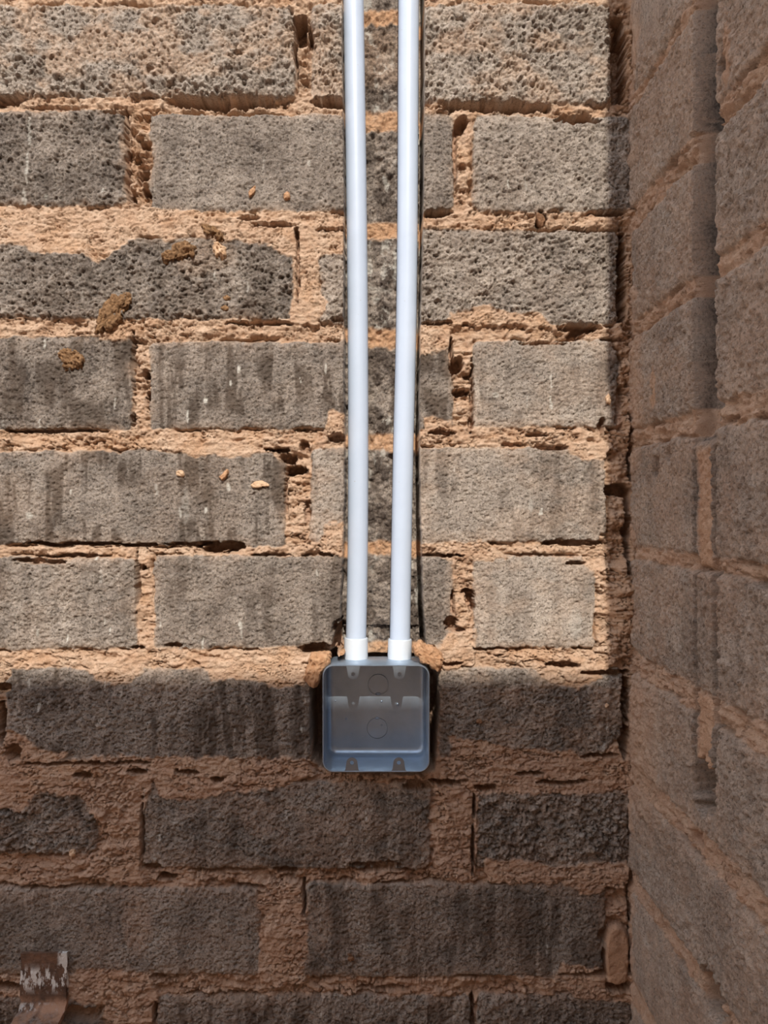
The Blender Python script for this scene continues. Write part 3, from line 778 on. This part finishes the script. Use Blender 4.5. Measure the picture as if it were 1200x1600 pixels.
def build_box():
    yr = -0.012; depth = 0.050
    c = at(587.6, 1122.8, yr)
    root = empty('electrical_box', c)
    W = H = 0.1003; T = 0.0012; FR = 0.0085
    def loops_for(inset, dstart, dend, fr, rev):
        prof = [(inset, dstart)]
        for k in range(7):
            a = math.radians(90 * k / 6)
            prof.append((inset + fr - fr * math.cos(a), dend - fr + fr * math.sin(a)))
        return prof
    outer = loops_for(0.0, 0.0005, depth, FR, False)
    inner = loops_for(T, 0.0005, depth - T, FR - .8 * T, False)
    bm = bmesh.new()
    prof = list(reversed(outer)) + [(0.0003, 0.0), (T - .0003, 0.0)] + inner
    rings = []
    for ins, d in prof:
        r = max(.0105 - ins * .75, .003)
        rings.append([bm.verts.new(p) for p in rounded(W - 2 * ins, H - 2 * ins, r, d)])
    n = len(rings[0])
    for a, b in zip(rings[:-1], rings[1:]):
        for k in range(n): bm.faces.new((a[k], a[(k + 1) % n], b[(k + 1) % n], b[k]))
    bm.faces.new(rings[0])                                         # outside of the back
    # inside of the back: plate with two round knock-out holes
    yb = depth - T
    kos = []
    for (u, v, rad, gap) in ((591.0, 1069.0, .0098, .0011), (589.4, 1137.7, .0101, .00035)):
        p = at(u, v, yr + yb) - c
        kos.append((p.x, p.z, rad, gap))
    edges = []
    def loop_edges(vs):
        return [bm.edges.get((vs[k], vs[(k + 1) % len(vs)])) or bm.edges.new((vs[k], vs[(k + 1) % len(vs)])) for k in range(len(vs))]
    edges += loop_edges(rings[-1])
    for (x, z, rad, gap) in kos:
        circ = [bm.verts.new((x + (rad + gap) * math.cos(2 * math.pi * k / 40), yb, z + (rad + gap) * math.sin(2 * math.pi * k / 40))) for k in range(40)]
        edges += loop_edges(circ)
        back = [bm.verts.new((v.co.x, yb + T * .85, v.co.z)) for v in circ]
        for k in range(40): bm.faces.new((circ[k], circ[(k + 1) % 40], back[(k + 1) % 40], back[k]))
    bmesh.ops.triangle_fill(bm, use_beauty=True, use_dissolve=False, edges=edges)
    bmesh.ops.recalc_face_normals(bm, faces=bm.faces[:])
    sh = from_bm('shell', bm, M_ZINC, root)
    e = sh.modifiers.new('edges', 'EDGE_SPLIT'); e.split_angle = math.radians(38)
    for i, (x, z, rad, gap) in enumerate(kos):
        bm = bmesh.new()
        for r, y in ((rad, .0011), (rad, .0002), (rad - .0003, 0.0)): pass
        rr = [[bm.verts.new((r * math.cos(2 * math.pi * k / 48), y, r * math.sin(2 * math.pi * k / 48))) for k in range(48)] for r, y in ((rad, .0010), (rad, .00015), (rad - .0002, 0.0))]
        for a, b in zip(rr[:-1], rr[1:]):
            for k in range(48): bm.faces.new((a[k], a[(k + 1) % 48], b[(k + 1) % 48], b[k]))
        bm.faces.new(rr[-1])
        k_o = from_bm('knockout', bm, M_ZINC, root, False)
        k_o.location = (x, yb + (.0003 if i == 0 else 0.0), z)
        k_o.rotation_euler = (math.radians(2.0 if i == 0 else 0.3), 0, 0)
        # bridging tab left by the punch
        bm = bmesh.new()
        bmesh.ops.create_icosphere(bm, subdivisions=3, radius=1.0)
        for v in bm.verts: v.co = Vector((v.co.x * .0024, v.co.y * .0011, v.co.z * .0013))
        tb = from_bm('tab', bm, M_ZINC, k_o)
        tb.location = (0.0, 0.0, -rad + .0002 if i == 0 else rad - .0002)
    # four screw lugs folded in from the rim
    def lug(u, top):
        w = .0122; hgt = .0130; t = .0013
        bm = bmesh.new()
        prof = []
        s = 1 if top else -1
        prof.append((-w / 2 - .0012, 0)); 
        prof.append((-w / 2, -.0016))
        for k in range(13):
            a = math.pi * k / 12
            prof.append((-w * .42 * math.cos(a) , -(hgt - w * .42) - w * .42 * math.sin(a)))
        prof.append((w / 2, -.0016)); prof.append((w / 2 + .0012, 0))
        outer_v = [bm.verts.new((x, 0, z * s)) for x, z in prof]
        hz = -(hgt - w * .42) - .0002
        hole = [bm.verts.new((.0019 * math.cos(2 * math.pi * k / 20), 0, (hz + .0019 * math.sin(2 * math.pi * k / 20)) * s)) for k in range(20)]
        ed = [bm.edges.new((v[k], v[(k + 1) % len(v)])) for v in (outer_v, hole) for k in range(len(v))]
        bmesh.ops.triangle_fill(bm, use_beauty=True, edges=ed)
        ext = bmesh.ops.extrude_face_region(bm, geom=bm.faces[:])
        for v in ext['geom']:
            if isinstance(v, bmesh.types.BMVert): v.co.y += t
        o = from_bm('lug', bm, M_LUG, root, False)
        p = at(u, 1123, yr) - c
        o.location = (p.x, .0003, (H / 2 - .0006) * s)
        return o
    lug(551.8, True); lug(624.2, True); lug(549.8, False); lug(623.2, False)
    # pimples and burrs on the pressed back
    for i, (u, v, s) in enumerate(((524, 1095, .8), (596, 1096, .9), (621, 1101, 1.3), (541, 1123, .9), (596, 1133, .8), (549, 1146, .8))):
        p = at(u, v, yr + yb) - c
        bm = bmesh.new(); bmesh.ops.create_icosphere(bm, subdivisions=2, radius=.0012 * s)
        for q in bm.verts: q.co.y *= .45
        o = from_bm('burr', bm, M_ZINC, root); o.location = (p.x, yb - .0001, p.z)
    return tag(root, 'open square galvanised steel box set in the hole under the two conduits', 'electrical box')
build_box()

# ------------------------------------------------------------------ loose chunks and lumps of mortar
def chunk(name, label, outline, y0, y1, mat, seed, amp=.0012, cat='mortar chunk', group=None):
    """irregular solid whose silhouette is the outline (photograph pixels), from depth y0 (front) to y1"""
    ym = (y0 + y1) / 2
    P = [at(u, v, y0) for u, v in outline]
    c = sum(P, Vector()) / len(P)
    rb = random.Random(seed)
    bm = bmesh.new()
    layers = [(y0, .80), (y0 + (ym - y0) * .45, .985), (ym, 1.0), (y1, .86)]
    rings = [[bm.verts.new(((p.x - c.x) * s, y + rb.uniform(-.12, .12) * (y1 - y0), (p.z - c.z) * s)) for p in P] for y, s in layers]
    n = len(P)
    for a, b in zip(rings[:-1], rings[1:]):
        for k in range(n): bm.faces.new((a[k], a[(k + 1) % n], b[(k + 1) % n], b[k]))
    front = bm.verts.new((0, y0 - (y1 - y0) * .06, 0)); back = bm.verts.new((0, y1, 0))
    for k in range(n):
        bm.faces.new((rings[0][k], rings[0][(k + 1) % n], front)); bm.faces.new((rings[-1][k], rings[-1][(k + 1) % n], back))
    bmesh.ops.recalc_face_normals(bm, faces=bm.faces[:])
    bmesh.ops.triangulate(bm, faces=bm.faces[:])
    for _ in range(3):
        bmesh.ops.subdivide_edges(bm, edges=bm.edges[:], cuts=1, use_grid_fill=True)
        bmesh.ops.smooth_vert(bm, verts=bm.verts[:], factor=.28, use_axis_x=True, use_axis_y=True, use_axis_z=True)
    co = np.array([v.co[:] for v in bm.verts], np.float32)
    k1 = (fbm(co[:, 0] * 160 + seed, co[:, 2] * 160 + co[:, 1] * 130, seed, 4, .6) - .5)
    k2 = (fbm(co[:, 0] * 420 + seed, co[:, 2] * 420 + co[:, 1] * 400, seed + 9, 3, .6) - .5)
    bm.normal_update()
    w1, w2, wv = worley(co[:, 0] * 330 + seed, co[:, 2] * 330 + co[:, 1] * 200, seed + 4)
    for v, a, b, w, q in zip(bm.verts, k1, k2, w1, wv): v.co += v.normal * (a * amp * 3.2 + b * amp * 2.4 - (max(0, .55 - w) * 3.2 * amp if q > .62 else 0))
    for v in bm.verts: v.co.y -= 0.0
    o = from_bm(name, bm, mat)
    o.location = (c.x, 0, c.z)
    return tag(o, label, cat, group)

chunk('mortar_chunk', 'orange wedge of mortar at the upper left corner of the steel box',
      [(484, 1023), (497, 1021), (515, 1021), (518, 1030), (511, 1042), (503, 1056), (492, 1079), (482, 1077), (471, 1062), (476, 1050), (482, 1036)],
      -.010, .010, M_CHUNK, 3)
chunk('mortar_chunk', 'orange chunk of mortar with pointed ends beside the right conduit coupling, above the steel box',
      [(655, 1001), (663, 1007), (678, 1011), (688, 1021), (696, 1032), (692, 1042), (684, 1053), (672, 1044), (655, 1034), (646, 1022), (645, 1012)],
      -.012, .008, M_CHUNK, 8)
chunk('mortar_crumb', 'tiny orange crumb of mortar between the left coupling and the steel box', [(530, 1018), (537, 1016), (540, 1021), (535, 1026), (530, 1024)], .004, .018, M_CHUNK, 4, .0006, 'mortar crumb')
chunk('brick_shard', 'thin reddish shard wedged at the foot of the saw cut, above the right chunk', [(676, 1006), (684, 1011), (692, 1012), (691, 1019), (687, 1020), (680, 1014)], .000, .016, M_DARKLUMP, 5, .0005, 'shard')

def lump(name, label, outline, thick, mat, seed, amp=.0008, y=.001, cat='mortar lump', group=None):
    return chunk(name, label, outline, y - thick, y + .006, mat, seed, amp, cat, group)

def ring(u, v, a, b, seed, n=9, rot=0.0):
    rb = random.Random(seed)
    out = []
    for k in range(n):
        q = 2 * math.pi * k / n; s = rb.uniform(.82, 1.15)
        x, y = a * s * math.cos(q), b * s * math.sin(q)
        out.append((u + x * math.cos(rot) - y * math.sin(rot), v + x * math.sin(rot) + y * math.cos(rot)))
    return out
g = 'mortar splashes on the wall'
lump('mortar_lump', 'small round mortar splash, leftmost of three in a row on one streaked block', ring(281, 740, 7.5, 5.5, 1), .004, M_PALE, 11, .0005, group=g)
lump('mortar_lump', 'hooked brown mortar splash in the middle of three on one block left of the conduits', [(340, 745), (346, 741), (352, 733), (356, 732), (357, 740), (352, 748), (345, 751)], .0045, M_CHUNK, 12, .0005, group=g)
lump('mortar_lump', 'flat oblong mortar splash, nearest the head joint of three on one block', [(390, 757), (398, 752), (410, 751), (419, 754), (421, 760), (408, 761), (394, 763)], .0035, M_PALE, 13, .0006, group=g)
lump('mortar_lump', 'narrow upright orange splash low on the smooth grey block, farther from the conduit', [(387, 300), (392, 292), (398, 288), (400, 296), (395, 305), (388, 309)], .0035, M_CHUNK, 14, .0005, group=g)
lump('mortar_lump', 'small rounded orange splash low on the smooth grey block, nearer the conduit', ring(448, 305, 6, 7.5, 3), .0035, M_CHUNK, 15, .0005, group=g)
lump('mortar_lump', 'largest dark brown pitted lump, half buried in the smeared mortar at upper left', [(252, 398), (262, 390), (272, 378), (286, 373), (300, 374), (303, 386), (300, 398), (286, 405), (270, 409), (258, 410)], .007, M_BROWN, 16, .0021, group=g)
lump('mortar_lump', 'crumbling brown lump just up and right of the largest dark lump', [(311, 352), (322, 347), (335, 352), (345, 362), (350, 374), (340, 374), (330, 368), (316, 364)], .005, M_BROWN, 17, .0021, group=g)
lump('mortar_lump', 'pale ragged lump hanging below the crumbling brown lump', [(332, 376), (342, 374), (350, 386), (354, 398), (346, 404), (336, 400), (330, 388)], .005, M_PALE, 18, .0018, group=g)
lump('mortar_lump', 'long slanting brown lump of mortar over the joint above the streaked left block', [(160, 474), (176, 462), (196, 456), (209, 458), (206, 470), (196, 482), (192, 496), (180, 508), (164, 516), (148, 524), (144, 514), (152, 498)], .005, M_BROWN, 19, .0021, group=g)
lump('mortar_lump', 'oval tan and grey lump near the top of the streaked left block', [(88, 552), (94, 545), (110, 543), (124, 549), (131, 562), (130, 571), (118, 574), (104, 580), (94, 566)], .004, M_BROWN, 20, .0021, group=g)
lump('mortar_lump', 'upper of two orange nodules on the rough block', ring(353, 465, 6.5, 5, 6), .003, M_BROWN, 21, .0005, group=g)
lump('mortar_lump', 'lower of two orange nodules on the rough block', ring(351, 481, 8, 5.5, 7), .003, M_BROWN, 22, .0005, group=g)
lump('mortar_lump', 'dark brown lump hanging from the joint right of the conduits', [(838, 322), (843, 330), (852, 336), (854, 346), (850, 356), (842, 352), (838, 340), (834, 330)], .006, M_DARKLUMP, 23, .0008, y=.006, group=g)
lump('mortar_lump', 'lone brown crumb low on the dark streaked block near the bottom', ring(548, 1498, 7, 8, 9), .0035, M_DARKLUMP, 24, .0007, group=g)
lump('mortar_lump', 'pale nodule on the rough dark block at lower left', ring(112, 1334, 5.5, 6, 10), .003, M_PALE, 25, .0004, group=g)
lump('mortar_lump', 'tiny pale chip on the large block right of the steel box', [(944, 1103), (949, 1098), (953, 1102), (951, 1106), (946, 1106)], .003, M_PALE, 26, .0003, group=g)
lump('mortar_lump', 'crumbled dark lump in the middle of the large block right of the steel box', [(742, 1126), (750, 1122), (757, 1124), (754, 1131), (746, 1132)], .003, M_DARKLUMP, 27, .0005, group=g)
lump('mortar_lump', 'warty mortar lump in the shaded corner above the dark notch', [(946, 620), (952, 614), (956, 622), (954, 632), (948, 630)], .004, M_PALE, 28, .0006, group=g)

# ------------------------------------------------------------------ rusty angle bracket, bottom left
def bracket():
    p0, p1 = at(32.3, 1489.5, -.004), at(104.2, 1489.5, -.004)
    zb = at(60, 1577, -.004).z
    w0, w1 = p0.x, p1.x
    prof = []                                                     # (y, z) along the front/top surface
    for k in range(11): prof.append((-.004, p0.z + (zb + .009 - p0.z) * k / 10))
    for k in range(1, 9):
        a = math.radians(90 * k / 8); prof.append((-.004 - .009 * (1 - math.cos(a)), zb + .009 - .009 * math.sin(a)))
    for k in range(1, 13): prof.append((-.013 - .0095 * k, zb - .0006 * k))
    nx = 15; T = .0035
    bm = bmesh.new()
    L1 = bm.verts.layers.float.new('paint'); L2 = bm.verts.layers.float.new('leg_brown')
    c = Vector(((w0 + w1) / 2, 0, zb))
    def vert(x, y, z, i):
        v = bm.verts.new((x - c.x, y, z - c.z))
        t = i / 10.0
        v[L1] = max(0.0, min(1.0, 2.2 - abs(t - .56) / .13)) if i <= 11 else (.5 if i < 16 else .15)
        if i <= 8 and x > w1 - .009: v[L1] = max(v[L1], .9)
        v[L2] = 0.15 if i < 10 else 1.0
        return v
    grids = []
    for side in (0, 1):
        rows = []
        for i, (y, z) in enumerate(prof):
            a = prof[max(i - 1, 0)]; b = prof[min(i + 1, len(prof) - 1)]
            ty, tz = b[0] - a[0], b[1] - a[1]; l = math.hypot(ty, tz)
            ny, nz = -tz / l, ty / l                              # normal to the sheet, pointing into the angle
            off = T if side else 0.0
            row = []
            for j in range(nx):
                x = w0 + (w1 - w0) * j / (nx - 1)
                jit = (vnoise(np.array([j * .7]), np.array([i * .6]), 5)[0] - .5) * .0007
                ex = (vnoise(np.array([i * .45]), np.array([side * 3.]), 8)[0] - .5) * .0016 if j in (0, nx - 1) else 0
                row.append(vert(x + ex, y + ny * (off + jit), z + nz * (off + jit), i))
            rows.append(row)
        grids.append(rows)
    for rows in grids:
        for r0, r1 in zip(rows[:-1], rows[1:]):
            for j in range(nx - 1): bm.faces.new((r0[j], r0[j + 1], r1[j + 1], r1[j]))
    A, B = grids
    for i in range(len(prof) - 1):
        for j in (0, nx - 1): bm.faces.new((A[i][j], A[i + 1][j], B[i + 1][j], B[i][j]))
    for i in (0, len(prof) - 1):
        for j in range(nx - 1): bm.faces.new((A[i][j], A[i][j + 1], B[i][j + 1], B[i][j]))
    o = from_bm('metal_bracket', bm, M_RUST)
    e = o.modifiers.new('edges', 'EDGE_SPLIT'); e.split_angle = math.radians(50)
    o.location = c
    return tag(o, 'rusty bent steel bracket with flaking white paint fixed low on the wall at lower left', 'bracket')
bracket()
